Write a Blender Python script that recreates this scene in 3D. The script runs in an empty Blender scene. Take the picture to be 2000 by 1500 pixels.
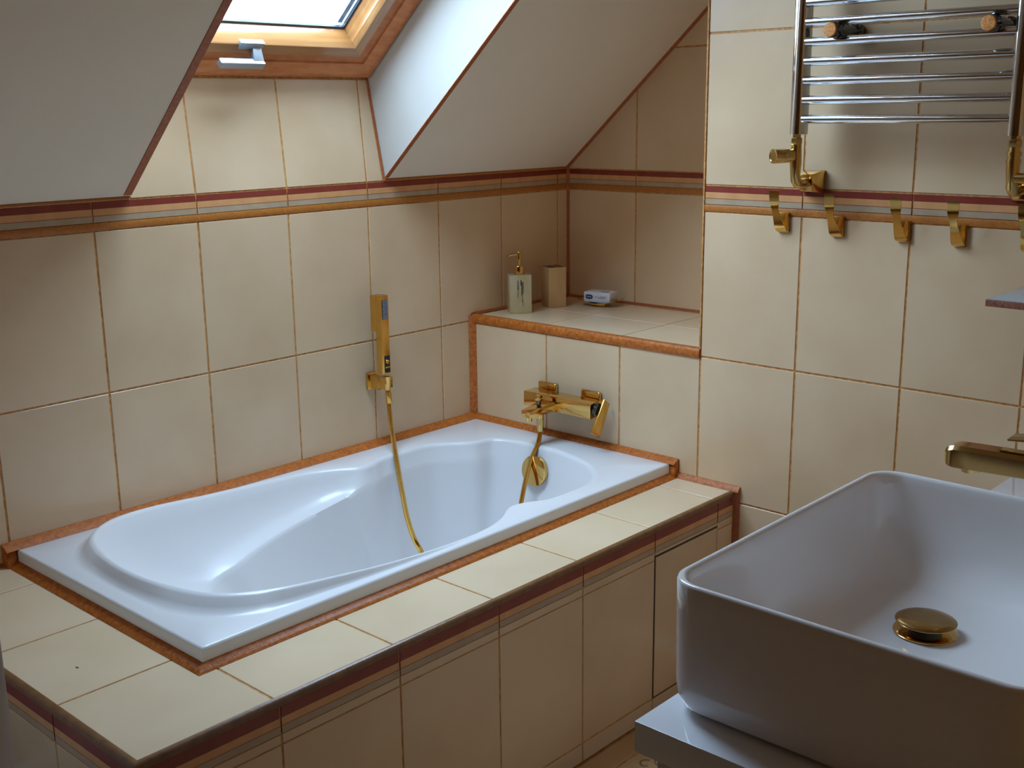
import bpy, bmesh, math, random
from mathutils import Vector, Matrix
random.seed(7)
C = bpy.context.scene.collection
ZF = 0.778                      # room coordinates below are measured from a tile joint 0.778 m above the floor
# ------------------------------------------------------------------ camera, world, exposure
yaw, pit, rol, FPX = 0.7448593, -0.2346197, -0.0121009, 2245.885
F = Vector((math.cos(pit)*math.cos(yaw), math.cos(pit)*math.sin(yaw), math.sin(pit)))
R = Vector((math.sin(yaw), -math.cos(yaw), 0)); U = R.cross(F)
R2 = R*math.cos(rol)+U*math.sin(rol); U2 = -R*math.sin(rol)+U*math.cos(rol)
cd = bpy.data.cameras.new('camera'); cam = bpy.data.objects.new('camera', cd); C.objects.link(cam)
cam.matrix_world = Matrix(((R2.x, U2.x, -F.x, -2.30843), (R2.y, U2.y, -F.y, -2.28139), (R2.z, U2.z, -F.z, 0.58739+ZF), (0, 0, 0, 1)))
cd.sensor_width = 36; cd.lens = FPX/2000*36; cd.clip_start = 0.02
bpy.context.scene.camera = cam
sc = bpy.context.scene
sc.view_settings.view_transform = 'Standard'; sc.view_settings.look = 'None'
sc.view_settings.exposure = 0.0; sc.view_settings.gamma = 1.0; sc.view_settings.use_curve_mapping = False
sc.cycles.max_bounces = 12; sc.cycles.diffuse_bounces = 7; sc.cycles.glossy_bounces = 6
sc.cycles.caustics_reflective = False; sc.cycles.caustics_refractive = False; sc.cycles.blur_glossy = 0.5
sc.cycles.use_denoising = True; sc.cycles.sample_clamp_indirect = 6.0
w = bpy.data.worlds.new('overcast_sky'); sc.world = w; w.use_nodes = True
wn, wl = w.node_tree.nodes, w.node_tree.links
bg = wn['Background']; bg.inputs['Strength'].default_value = 26.5
tc = wn.new('ShaderNodeTexCoord'); nz = wn.new('ShaderNodeTexNoise'); nz.inputs['Scale'].default_value = 3
nz.inputs['Detail'].default_value = 5
cr = wn.new('ShaderNodeValToRGB'); cr.color_ramp.elements[0].color = (.53, .74, 1, 1); cr.color_ramp.elements[1].color = (.62, .80, 1, 1)
wl.new(tc.outputs['Generated'], nz.inputs['Vector']); wl.new(nz.outputs['Fac'], cr.inputs['Fac'])
# standard overcast sky: zenith about twice as bright as the horizon, dull ground below
sx = wn.new('ShaderNodeSeparateXYZ'); wl.new(tc.outputs['Generated'], sx.inputs['Vector'])
gr = wn.new('ShaderNodeValToRGB'); E = gr.color_ramp.elements; E[0].position = .47; E[0].color = (.10, .10, .09, 1); E[1].position = 1.0; E[1].color = (1, 1, 1, 1)
e = E.new(.505); e.color = (.50, .50, .50, 1)
ma = wn.new('ShaderNodeMath'); ma.operation = 'MULTIPLY_ADD'; ma.inputs[1].default_value = .5; ma.inputs[2].default_value = .5
wl.new(sx.outputs['Z'], ma.inputs[0]); wl.new(ma.outputs[0], gr.inputs['Fac'])
mu = wn.new('ShaderNodeMix'); mu.data_type = 'RGBA'; mu.blend_type = 'MULTIPLY'; mu.inputs['Factor'].default_value = 1
wl.new(cr.outputs['Color'], mu.inputs['A']); wl.new(gr.outputs['Color'], mu.inputs['B']); wl.new(mu.outputs['Result'], bg.inputs['Color'])
TH = math.radians(41.35)
NS = Vector((0, math.sin(TH), math.cos(TH))); US = Vector((0, -math.cos(TH), math.sin(TH))); OS = Vector((0, 0, .4167))
def sl(x, s, d=0.0):            # a point given along the roof slope: x, distance up the slope, depth outward
    p = OS+US*s+NS*d; return Vector((x, p.y, p.z))
def portal():                   # tells the sampler where the sky enters (the roof window)
    ld = bpy.data.lights.new('window_portal', 'AREA'); ld.shape = 'RECTANGLE'; ld.size = .80; ld.size_y = 1.16
    ld.cycles.is_portal = True
    o = bpy.data.objects.new('window_portal', ld); C.objects.link(o)
    p = sl(-.72, .72, .30)
    X = Vector((1, 0, 0)); Z = NS; Y = Z.cross(X)
    o.matrix_world = Matrix(((X.x, Y.x, Z.x, p.x), (X.y, Y.y, Z.y, p.y), (X.z, Y.z, Z.z, p.z+ZF), (0, 0, 0, 1)))
portal()
# ------------------------------------------------------------------ materials
MAT = {}
def mat(name, col, rough=.5, metal=0., col2=None, scale=8., bump=0., bscale=80., spec=.5, coat=0., rand=0., stretch=None, det=4., mix=(.35, .65)):
    m = bpy.data.materials.new(name); m.use_nodes = True; n, l = m.node_tree.nodes, m.node_tree.links
    b = n['Principled BSDF']; b.inputs['Base Color'].default_value = (*col, 1); b.inputs['Roughness'].default_value = rough
    b.inputs['Metallic'].default_value = metal; b.inputs['Specular IOR Level'].default_value = spec
    b.inputs['Coat Weight'].default_value = coat; b.inputs['Coat Roughness'].default_value = .08
    g = n.new('ShaderNodeNewGeometry'); vec = g.outputs['Position']
    if stretch:
        mp = n.new('ShaderNodeMapping'); mp.inputs['Scale'].default_value = stretch; l.new(vec, mp.inputs['Vector']); vec = mp.outputs['Vector']
    last = None
    if col2:
        t = n.new('ShaderNodeTexNoise'); t.inputs['Scale'].default_value = scale; t.inputs['Detail'].default_value = det
        l.new(vec, t.inputs['Vector'])
        r = n.new('ShaderNodeValToRGB'); r.color_ramp.elements[0].position = mix[0]; r.color_ramp.elements[1].position = mix[1]
        r.color_ramp.elements[0].color = (*col, 1); r.color_ramp.elements[1].color = (*col2, 1)
        l.new(t.outputs['Fac'], r.inputs['Fac']); last = r.outputs['Color']
    if rand and last:
        oi = n.new('ShaderNodeObjectInfo'); mr = n.new('ShaderNodeMapRange')
        mr.inputs['To Min'].default_value = 1-rand; mr.inputs['To Max'].default_value = 1+rand*.5
        hs = n.new('ShaderNodeHueSaturation'); l.new(oi.outputs['Random'], mr.inputs['Value']); l.new(mr.outputs['Result'], hs.inputs['Value'])
        l.new(last, hs.inputs['Color']); last = hs.outputs['Color']
    if last: l.new(last, b.inputs['Base Color'])
    if bump:
        t2 = n.new('ShaderNodeTexNoise'); t2.inputs['Scale'].default_value = bscale; t2.inputs['Detail'].default_value = 3
        l.new(vec, t2.inputs['Vector'])
        bp = n.new('ShaderNodeBump'); bp.inputs['Strength'].default_value = bump; bp.inputs['Distance'].default_value = .002
        l.new(t2.outputs['Fac'], bp.inputs['Height']); l.new(bp.outputs['Normal'], b.inputs['Normal'])
    MAT[name] = m; return m
mat('tile', (.69, .482, .290), .24, col2=(.75, .542, .34), scale=5, bump=.04, bscale=25, rand=.05, spec=.45)
mat('deck_tile', (.74, .56, .355), .24, col2=(.79, .61, .405), scale=5, bump=.03, bscale=25, rand=.04)
mat('grout', (.70, .36, .11), .6, col2=(.48, .19, .045), scale=90, bump=.3, bscale=400)
mat('copper_trim', (.38, .090, .012), .42, col2=(.56, .17, .025), scale=120, bump=.35, bscale=300, spec=.35)
mat('copper_edge', (.34, .080, .018), .45, col2=(.43, .12, .03), scale=120, bump=.3, bscale=300, spec=.5)
mat('dark_edge', (.20, .085, .03), .35, col2=(.26, .12, .04), scale=60, bump=.2, bscale=200)
mat('purple', (.23, .034, .022), .3, col2=(.27, .045, .028), scale=30)
mat('peach', (.66, .31, .12), .3, col2=(.72, .36, .15), scale=30)
mat('grey', (.44, .32, .20), .3, col2=(.48, .36, .24), scale=30)
mat('orange_stripe', (.42, .135, .022), .36, col2=(.52, .18, .03), scale=150, bump=.3, bscale=350)
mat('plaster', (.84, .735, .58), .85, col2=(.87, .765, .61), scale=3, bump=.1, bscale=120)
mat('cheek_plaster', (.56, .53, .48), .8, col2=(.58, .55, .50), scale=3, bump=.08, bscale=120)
mat('room_paint', (.42, .19, .05), .8, col2=(.46, .22, .065), scale=3)
mat('acrylic', (.82, .81, .81), .30, col2=(.84, .83, .83), scale=2, coat=.15)
mat('ceramic', (.84, .82, .81), .06, col2=(.86, .84, .83), scale=2, coat=.5)
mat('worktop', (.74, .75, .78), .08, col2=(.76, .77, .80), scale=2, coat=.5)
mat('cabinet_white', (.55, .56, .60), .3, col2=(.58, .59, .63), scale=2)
mat('gold', (.76, .47, .14), .10, 1., col2=(.80, .51, .17), scale=6)
mat('gold_dark_reflect', (.46, .29, .10), .12, 1., col2=(.50, .32, .12), scale=6)  # gold darkened in its colour to stand in for the dark room it mirrors
mat('satin_gold', (.74, .43, .10), .20, 1., col2=(.80, .48, .13), scale=40, bump=.05, bscale=200)
mat('brass', (.62, .42, .15), .22, 1., col2=(.68, .48, .19), scale=30, bump=.08, bscale=150)
mat('chrome', (.72, .74, .78), .06, 1., col2=(.75, .77, .80), scale=4)
mat('dark_chrome', (.10, .12, .13), .12, 1., col2=(.14, .15, .16), scale=10)
mat('orange_cap', (.62, .20, .03), .4, col2=(.80, .34, .06), scale=200, bump=.6, bscale=500, mix=(.4, .6))
mat('black', (.012, .012, .018), .3, col2=(.02, .02, .03), scale=30)
mat('nozzle', (.35, .37, .45), .4, col2=(.40, .42, .5), scale=30)
mat('pine', (.68, .42, .19), .38, col2=(.80, .58, .34), scale=14, stretch=(1, 1, 1), spec=.4, coat=.2)
mat('pine_rail', (.40, .17, .05), .26, col2=(.48, .23, .08), scale=10, stretch=(.6, 9, 9), spec=.5, coat=.8)
mat('pine_stile', (.38, .16, .045), .28, col2=(.56, .30, .12), scale=12, stretch=(9, .7, .8), spec=.5, coat=.6)
mat('stained_wood', (.56, .165, .04), .4, col2=(.66, .24, .075), scale=12, stretch=(2, 6, 6), bump=.15, bscale=120)
mat('gasket', (.03, .06, .09), .4, col2=(.04, .07, .10), scale=20)
mat('spacer', (.45, .55, .65), .3, .6, col2=(.5, .6, .7), scale=20)
mat('aluminium', (.36, .39, .42), .32, .7, col2=(.40, .43, .46), scale=30)
mat('gold_stone', (.60, .52, .34), .3, .0, col2=(.50, .38, .18), scale=22, stretch=(1, 1, .35), coat=.3)
mat('ink', (.06, .06, .05), .5, col2=(.12, .11, .09), scale=60)
mat('gold_wood', (.58, .37, .17), .32, .3, col2=(.66, .46, .24), scale=18, stretch=(1, 1, .3))
mat('paper_white', (.72, .74, .80), .35, col2=(.76, .78, .84), scale=10)
mat('logo_blue', (.03, .03, .12), .35, col2=(.04, .04, .14), scale=10)
mat('grey_print', (.30, .30, .33), .4, col2=(.35, .35, .38), scale=10)
mat('shelf_top', (.35, .42, .44), .15, col2=(.38, .45, .47), scale=5, coat=.3)
mat('shelf_edge', (.17, .05, .03), .5, col2=(.34, .13, .07), scale=300, bump=.3, bscale=400)
mat('floor_tile', (.56, .35, .165), .3, col2=(.63, .41, .21), scale=7, bump=.05, bscale=40)
mat('print_brown', (.22, .12, .06), .4, col2=(.28, .16, .08), scale=60)
def glassmat():
    m = bpy.data.materials.new('window_glass'); m.use_nodes = True; n, l = m.node_tree.nodes, m.node_tree.links
    n.remove(n['Principled BSDF']); out = n['Material Output']
    tr = n.new('ShaderNodeBsdfTransparent'); gl = n.new('ShaderNodeBsdfGlossy'); gl.inputs['Roughness'].default_value = .03
    g = n.new('ShaderNodeNewGeometry'); t = n.new('ShaderNodeTexNoise'); t.inputs['Scale'].default_value = 55; t.inputs['Detail'].default_value = 3
    r = n.new('ShaderNodeValToRGB'); r.color_ramp.elements[0].position = .36; r.color_ramp.elements[1].position = .6
    r.color_ramp.elements[0].color = (.80, .86, .90, 1); r.color_ramp.elements[1].color = (.97, .98, .98, 1)
    l.new(g.outputs['Position'], t.inputs['Vector']); l.new(t.outputs['Fac'], r.inputs['Fac']); l.new(r.outputs['Color'], tr.inputs['Color'])
    mx = n.new('ShaderNodeMixShader'); mx.inputs['Fac'].default_value = .05; l.new(tr.outputs[0], mx.inputs[1]); l.new(gl.outputs[0], mx.inputs[2])
    l.new(mx.outputs[0], out.inputs['Surface']); MAT['window_glass'] = m
glassmat()
# ------------------------------------------------------------------ helpers
ORG = {}
def origin(o): return ORG.get(o.name, Vector((0, 0, 0)))
def link(name, me, loc, parent):
    o = bpy.data.objects.new(name, me); C.objects.link(o); ORG[o.name] = Vector(loc)
    if parent is not None:
        o.parent = parent; o.location = Vector(loc)-origin(parent)
    else: o.location = Vector(loc)
    return o
def tag(o, label=None, cat=None, group=None, kind=None):
    if label: o['label'] = label
    if cat: o['category'] = cat
    if group: o['group'] = group
    if kind: o['kind'] = kind
    return o
def empty(name, loc, label=None, cat=None, group=None, kind=None):
    o = link(name, None, Vector(loc)+Vector((0, 0, ZF)), None); o.empty_display_size = .05
    return tag(o, label, cat, group, kind)
def mk(name, vs, fs, m, parent=None, smooth=False, bevel=0, seg=2, mi=None, org=None, sharp=35, fix=True):
    vs = [Vector(v)+Vector((0, 0, ZF)) for v in vs]
    if org is None:
        lo = Vector([min(v[i] for v in vs) for i in range(3)]); hi = Vector([max(v[i] for v in vs) for i in range(3)])
        org = Vector(((lo.x+hi.x)/2, (lo.y+hi.y)/2, lo.z))
    else: org = Vector(org)+Vector((0, 0, ZF))
    me = bpy.data.meshes.new(name)
    bm = bmesh.new(); bv = [bm.verts.new(v-org) for v in vs]
    for i, f in enumerate(fs):
        try:
            fc = bm.faces.new([bv[k] for k in f])
            if mi: fc.material_index = mi[i]
        except ValueError: pass
    if fix: bmesh.ops.recalc_face_normals(bm, faces=bm.faces)
    if bevel: bmesh.ops.bevel(bm, geom=[e for e in bm.edges if len(e.link_faces) == 2 and e.calc_face_angle(0) > .5], offset=bevel, segments=seg, affect='EDGES', profile=.6, clamp_overlap=True)
    if smooth or bevel:
        for f in bm.faces: f.smooth = True
        for e in bm.edges:
            if len(e.link_faces) == 2 and e.calc_face_angle(0) > math.radians(sharp): e.smooth = False
    bm.to_mesh(me); bm.free()
    for x in (m if isinstance(m, (list, tuple)) else [m]): me.materials.append(MAT[x])
    return link(name, me, org, parent)
BF = [(0, 1, 2, 3), (7, 6, 5, 4), (0, 4, 5, 1), (1, 5, 6, 2), (2, 6, 7, 3), (3, 7, 4, 0)]
def boxv(a, b):
    (x0, y0, z0), (x1, y1, z1) = a, b
    return [(x0, y0, z0), (x1, y0, z0), (x1, y1, z0), (x0, y1, z0), (x0, y0, z1), (x1, y0, z1), (x1, y1, z1), (x0, y1, z1)]
def box(name, a, b, m, parent=None, bevel=0, seg=2, rot=None, **k):
    vs = boxv(a, b)
    if rot:  # (pivot, axis, angle)
        M = Matrix.Rotation(rot[2], 3, rot[1]); p = Vector(rot[0]); vs = [M @ (Vector(v)-p)+p for v in vs]
    return mk(name, vs, BF, m, parent, bevel=bevel, seg=seg, **k)
def prism(name, poly, o, ex, ey, n, t, m, parent=None, back=0., inset=.0009, round_=.0009):
    """a flat slab: polygon poly in the plane o + a*ex + b*ey, thickness t along n, softened face edge"""
    o, ex, ey, n = Vector(o), Vector(ex), Vector(ey), Vector(n)
    P = [o+ex*a+ey*b for a, b in poly]; k = len(P)
    cx = sum(a for a, b in poly)/k; cy = sum(b for a, b in poly)/k
    def off(d):
        out = []; area = sum(poly[i][0]*poly[(i+1) % k][1]-poly[(i+1) % k][0]*poly[i][1] for i in range(k)); sg = 1 if area > 0 else -1
        for i in range(k):
            a, b, c = Vector(poly[i-1]), Vector(poly[i]), Vector(poly[(i+1) % k])
            d1 = (b-a).normalized(); d2 = (c-b).normalized()
            n1 = Vector((-d1.y, d1.x))*sg; n2 = Vector((-d2.y, d2.x))*sg
            bis = n1+n2; q = bis/max(.4, (bis.dot(n1))) if bis.length > 1e-4 else n1
            out.append(b+q*d)
        return [o+ex*q.x+ey*q.y for q in out]
    Q = off(inset)
    vs = [p-n*back for p in P]+[p+n*(t-round_) for p in P]+[q+n*t for q in Q]
    fs = [tuple(range(k))[::-1], tuple(range(2*k, 3*k))]
    for i in range(k):
        j = (i+1) % k; fs += [(i, j, k+j, k+i), (k+i, k+j, 2*k+j, 2*k+i)]
    return mk(name, vs, fs, m, parent)
def clip(poly, a, b, c):        # keep a*x+b*y<=c
    out = []
    for i in range(len(poly)):
        p, q = poly[i-1], poly[i]; fp, fq = a*p[0]+b*p[1]-c, a*q[0]+b*q[1]-c
        if (fp <= 0) != (fq <= 0):
            t = fp/(fp-fq); out.append((p[0]+(q[0]-p[0])*t, p[1]+(q[1]-p[1])*t))
        if fq <= 0: out.append(q)
    return out
def area(poly): return abs(sum(poly[i-1][0]*poly[i][1]-poly[i][0]*poly[i-1][1] for i in range(len(poly))))/2
G = .0022                       # half joint
def tiles(parent, o, ex, ey, n, xs, ys, m='tile', t=None, clips=(), name='tile', skip=()):
    t = t or T
    for i in range(len(xs)-1):
        for j in range(len(ys)-1):
            if (i, j) in skip: continue
            p = [(xs[i]+G, ys[j]+G), (xs[i+1]-G, ys[j]+G), (xs[i+1]-G, ys[j+1]-G), (xs[i]+G, ys[j+1]-G)]
            for cl in clips:
                if p: p = clip(p, *cl)
            if len(p) >= 3 and area(p) > 1e-4: prism(name, p, o, ex, ey, n, t, m, parent, back=.0008)
def tube(name, pts, r, m, parent=None, n=12, closed=False, cap=True, rad=None, flat=None, **k):
    pts = [Vector(p) for p in pts]; N = len(pts); vs = []; fs = []
    T = []
    for i in range(N):
        if closed: d = pts[(i+1) % N]-pts[i-1]
        else: d = pts[min(i+1, N-1)]-pts[max(i-1, 0)]
        T.append(d.normalized())
    up = Vector((0, 0, 1)) if abs(T[0].z) < .9 else Vector((1, 0, 0))
    a = T[0].cross(up).normalized()
    for i in range(N):
        a = (a-T[i]*a.dot(T[i])).normalized(); b = T[i].cross(a); rr = rad[i] if rad else r
        for j in range(n):
            th = 2*math.pi*j/n; ka, kb = (flat if flat else (1, 1))
            vs.append(pts[i]+a*math.cos(th)*rr*ka+b*math.sin(th)*rr*kb)
    for i in range(N if closed else N-1):
        i2 = (i+1) % N
        for j in range(n): j2 = (j+1) % n; fs.append((i*n+j, i*n+j2, i2*n+j2, i2*n+j))
    if not closed and cap: fs += [tuple(range(n))[::-1], tuple(range((N-1)*n, N*n))]
    return mk(name, vs, fs, m, parent, smooth=True, **k)
def lathe(name, prof, c, ax, m, parent=None, n=28, **k):
    """prof: (distance along axis, radius)"""
    ax = Vector(ax).normalized(); up = Vector((0, 0, 1)) if abs(ax.z) < .9 else Vector((1, 0, 0))
    a = ax.cross(up).normalized(); b = ax.cross(a); c = Vector(c); vs = []; fs = []
    for d, r in prof:
        for j in range(n):
            th = 2*math.pi*j/n; vs.append(c+ax*d+(a*math.cos(th)+b*math.sin(th))*r)
    for i in range(len(prof)-1):
        for j in range(n): j2 = (j+1) % n; fs.append((i*n+j, i*n+j2, (i+1)*n+j2, (i+1)*n+j))
    fs += [tuple(range(n))[::-1], tuple(range((len(prof)-1)*n, len(prof)*n))]
    return mk(name, vs, fs, m, parent, smooth=True, **k)
def catmull(P, per, closed=False):
    out = []; N = len(P)
    for i in range(N if closed else N-1):
        g = lambda q: Vector(P[q % N]) if closed else Vector(P[min(max(q, 0), N-1)])
        a, b, c, d = g(i-1), g(i), g(i+1), g(i+2)
        for k in range(per):
            t = k/per; out.append(.5*((2*b)+(c-a)*t+(2*a-5*b+4*c-d)*t*t+(3*b-a-3*c+d)*t**3))
    if not closed: out.append(Vector(P[-1]))
    return out
def sweep(name, prof, path, m, parent=None, smooth=True, **k):
    """prof: list of Vectors offsets (already world directions); path: list of (point, scale vectors) straight copies"""
    vs = []; fs = []; n = len(prof)
    for p in path:
        for q in prof: vs.append(Vector(p)+Vector(q))
    for i in range(len(path)-1):
        for j in range(n): j2 = (j+1) % n; fs.append((i*n+j, i*n+j2, (i+1)*n+j2, (i+1)*n+j))
    fs += [tuple(range(n))[::-1], tuple(range((len(path)-1)*n, len(path)*n))]
    return mk(name, vs, fs, m, parent, smooth=smooth, **k)
def quarter(name, p, q, d1, r1, d2, r2, m, parent=None, bulge=.25):
    """a rounded bead filling the corner along p-q between directions d1, d2"""
    d1, d2 = Vector(d1), Vector(d2); prof = [Vector((0, 0, 0))]
    for i in range(6):
        t = i/5*math.pi/2; a, b = math.cos(t), math.sin(t)
        s = 1/(a+b); k = s*(1-bulge)+1*bulge
        prof.append(d1*(r1*a*k)+d2*(r2*b*k))
    prof[1] = d1*r1; prof[-1] = d2*r2
    return sweep(name, prof, [p, q], m, parent, sharp=60)
def bead(name, path, outs, r2, m, parent=None, bulge=.25, pts=None):
    """one bead following a bent line: outs[i] is the horizontal reach of the bead at path point i (mitred at the bends)"""
    P = []
    for i in range(6):
        t = i/5*math.pi/2; a, b = math.cos(t), math.sin(t); q = (1/(a+b))*(1-bulge)+bulge; P.append((a*q, b*q))
    P = [(0, 0)]+P; P[1] = (1, 0); P[-1] = (0, 1)
    if pts: P = pts
    n = len(P); vs = [Vector(p)+Vector(o)*a+Vector((0, 0, r2*b)) for p, o in zip(path, outs) for a, b in P]; fs = []
    for i in range(len(path)-1):
        for j in range(n): j2 = (j+1) % n; fs.append((i*n+j, i*n+j2, (i+1)*n+j2, (i+1)*n+j))
    fs += [tuple(range(n))[::-1], tuple(range((len(path)-1)*n, len(path)*n))]
    return mk(name, vs, fs, m, parent, smooth=True, sharp=50)
X, Y, Z = Vector((1, 0, 0)), Vector((0, 1, 0)), Vector((0, 0, 1))
T = .0018                       # tile faces stand this far in front of the wall body; faces lie on the fitted planes
FLOOR = -.778; CEIL = 1.62; ND = .4291; YN = -.7737; ZD = -.3165; YD = -.8858; XDL = -1.5983; ZL = .0176; RIM = -.2805
TX0, TX1, TY0, TY1 = -.0191, -1.3671, -.0262, -.703
OX0, OX1, STOP = -1.030, -.312, 1.30       # roof window opening on the slope
WX0 = -3.4; WY0 = -3.2; CX = -1.35; CY = -2.13
def wall(name, poly, o, ex, ey, n, m='grout', th=.03):  # a wall body whose front lies T behind the tile face
    o2 = Vector(o)-Vector(n)*T
    ob = prism(name, poly, o2-Vector(n)*th, ex, ey, n, th, m, None, inset=0, round_=0)
    return tag(ob, kind='structure')
def slope_y(z): return -(z-.4167)/math.tan(TH)
# ------------------------------------------------------------------ the shell
wl_ = wall('wall_left', [(WX0, FLOOR), (ND, FLOOR), (ND, .4167), (WX0, .4167)], (0, 0, 0), X, Z, -Y)
xsA = [-.1205+(k-5)*.25 for k in range(-8, 8)]+[ND-.002]
xsA = [x for x in xsA if x > WX0]
tiles(wl_, (0, T, 0), X, Z, -Y, [x for x in xsA if x < -1.30], [ZD+.004, 0, .349])
i0 = [x for x in xsA if x > -1.40]
tiles(wl_, (0, T, 0), X, Z, -Y, i0[:-3]+[-.006], [-.272, 0])
tiles(wl_, (0, -T+T, 0)+Vector((0, T, 0)) if False else (0, T, 0), X, Z, -Y, i0[:-3], [0, .349])
LT = [(-.1205+G, G), (-.0005, G), (-.0005, ZL+.004), (.1295-G, ZL+.004), (.1295-G, .349-G), (-.1205+G, .349-G)]
prism('tile', LT, (0, T, 0), X, Z, -Y, T, 'tile', wl_, back=.0008)
# the part of the wall above the ledge
tiles(wl_, (0, T, 0), X, Z, -Y, [.1295, .3795, ND-.002], [ZL+.004, .349])
tiles(wl_, (0, T, 0), X, Z, -Y, [WX0, -2.9, -2.65, -2.4, -2.15, -1.9, XDL], [-.70, -.346])
def listello(parent, o, ex, n, a, b, z0=.3665, z1=.408, up=Z, lay=(.0, .0125, .0137, .0275, .0415), mats=('grey', 'purple', 'peach', 'purple')):
    o = Vector(o); ex = Vector(ex); n = Vector(n); vs = []; fs = []; mi = []
    h = z1-z0; L = [l/lay[-1]*h for l in lay]
    a += G*.8; b -= G*.8
    for l in L:
        for s in (a, b): vs.append(o+ex*s+up*(z0+l)+n*T)
    for l in (L[0], L[-1]):
        for s in (a, b): vs.append(o+ex*s+up*(z0+l)-n*.001)
    for i in range(4): fs.append((2*i, 2*i+1, 2*i+3, 2*i+2)); mi.append(i)
    k = 10
    fs += [(0, 1, k+1, k), (8, 9, k+3, k+2), (0, 2, 4, 6, 8, k+2, k), (1, 3, 5, 7, 9, k+3, k+1), (k, k+1, k+3, k+2)]; mi += [0, 3, 1, 1, 1]
    return mk('border_tile', vs, fs, list(mats), parent, mi=mi)
def stripe(parent, o, ex, n, a, b, z0, z1, m='orange_stripe', name='stripe_trim', pro=.0015, up=Z):
    o, ex, n = Vector(o), Vector(ex), Vector(n)
    h = z1-z0; prof = [n*-.001+up*z0, n*(T+pro*.3)+up*(z0+.0006), n*(T+pro)+up*(z0+h*.3), n*(T+pro)+up*(z0+h*.7), n*(T+pro*.3)+up*(z1-.0006), n*-.001+up*z1]
    return sweep(name, prof, [o+ex*a, o+ex*b], m, parent)
xb = [x for x in xsA if x > -3.2]
for i in range(len(xb)-1): listello(wl_, (0, T-T, 0)+Vector((0, -0.0, 0)) if False else Vector((0, T, 0)), X, -Y, xb[i], xb[i+1])
stripe(wl_, Vector((0, T, 0)), X, -Y, WX0, ND-.002, .3495, .3655)
stripe(wl_, Vector((0, T, 0)), X, -Y, WX0, OX0-.004, .4085, .4165, name='slope_foot_trim')
stripe(wl_, Vector((0, T, 0)), X, -Y, OX1+.004, ND-.002, .4085, .4165, name='slope_foot_trim')
# wall with the radiator
wr = wall('wall_right', [(YN, FLOOR), (YN, 1.098), (slope_y(CEIL), CEIL), (WY0, CEIL), (WY0, FLOOR)], (0, 0, 0), Y, Z, -X)
ysB = [YN]+[-.7787-.249*k for k in range(1, 6)]+[CY]   # the first joint coincides with the niche edge
ysB = sorted(ysB)
cl = [(1, 0, YN), (1/math.tan(TH)*0+1, 1/math.tan(TH), .4167/math.tan(TH))]
tiles(wr, (T, 0, 0), Y, Z, X*-1, ysB, [-.692, -.3464, 0, .349], clips=cl)
tiles(wr, (T, 0, 0), Y, Z, X*-1, ysB, [.4095, .749, 1.09, 1.43, CEIL], clips=cl)
tiles(wr, (T, 0, 0), Y, Z, X*-1, ysB, [FLOOR, -.692], clips=cl)
for i in range(len(ysB)-1): listello(wr, (T, 0, 0), Y, -X, ysB[i], ysB[i+1])
stripe(wr, (T, 0, 0), Y, -X, CY, YN, .3495, .3655)
box('corner_trim', (-.0025, YN-.001, ZL), (.006, YN+.0035, 1.098), 'grout', wr, bevel=.001)
# niche
wn_ = wall('wall_niche', [(0.01, -.01), (0.01, .41), (-.9, 1.21), (-.9, -.01)], (ND, 0, 0), Y, Z, -X)
cln = [(1, 1/math.tan(TH), .4167/math.tan(TH)-.003)]
yN = [YN-.01, -.507, -.257, -.0005]
tiles(wn_, (ND+T, 0, 0), Y, Z, -X, yN, [ZL+.003, .349]); tiles(wn_, (ND+T, 0, 0), Y, Z, -X, yN, [.4095, .749, 1.1], clips=cln)
for i in range(3): listello(wn_, (ND+T, 0, 0), Y, -X, yN[i], yN[i+1])
stripe(wn_, (ND+T, 0, 0), Y, -X, YN-.01, -.0005, .3495, .3655)
stripe(wn_, (ND+T, 0, 0), Y, -X, YN-.01, -.0005, .398, .4085, 'purple', name='stripe_trim', pro=.0004)
quarter('corner_trim', (ND, 0, ZL), (ND, 0, .414), -X, .007, -Y, .007, 'copper_edge', wn_)
p0, p1 = sl(ND, 0), sl(ND, 1.03)
quarter('slope_trim', p0, p1, -X, .009, -NS, .006, 'copper_edge', wn_)
ws = wall('wall_niche_side', [(.006, ZL-.02), (ND, ZL-.02), (ND, 1.098), (.006, 1.098)], (0, YN, 0), X, Z, Y)
tiles(ws, (0, YN-T, 0), X, Z, Y, [.008, .215, ND-.004], [ZL+.003, .349, .41, .749, 1.09])
# ledge under the niche
lg = box('wall_ledge', (T, YN, ZD-.3), (ND, -T, ZL-T), 'grout'); tag(lg, kind='structure')
tiles(lg, (0, 0, ZL-T), Y, X, Z, [YN, -.52, -.262, -.012], [.012, .215, ND-.006], 'deck_tile')
tiles(lg, (T, 0, 0), Y, Z, -X, [-.5297, -.2807, -.014], [-.272, -.004])
prism('tile', [(YN+G, ZD+.010), (-.7195, ZD+.010), (-.7195, -.272), (-.5297-G, -.272), (-.5297-G, -.004), (YN+G, -.004)], (T, 0, 0), Y, Z, -X, T, 'tile', lg, back=.0008)
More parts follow.
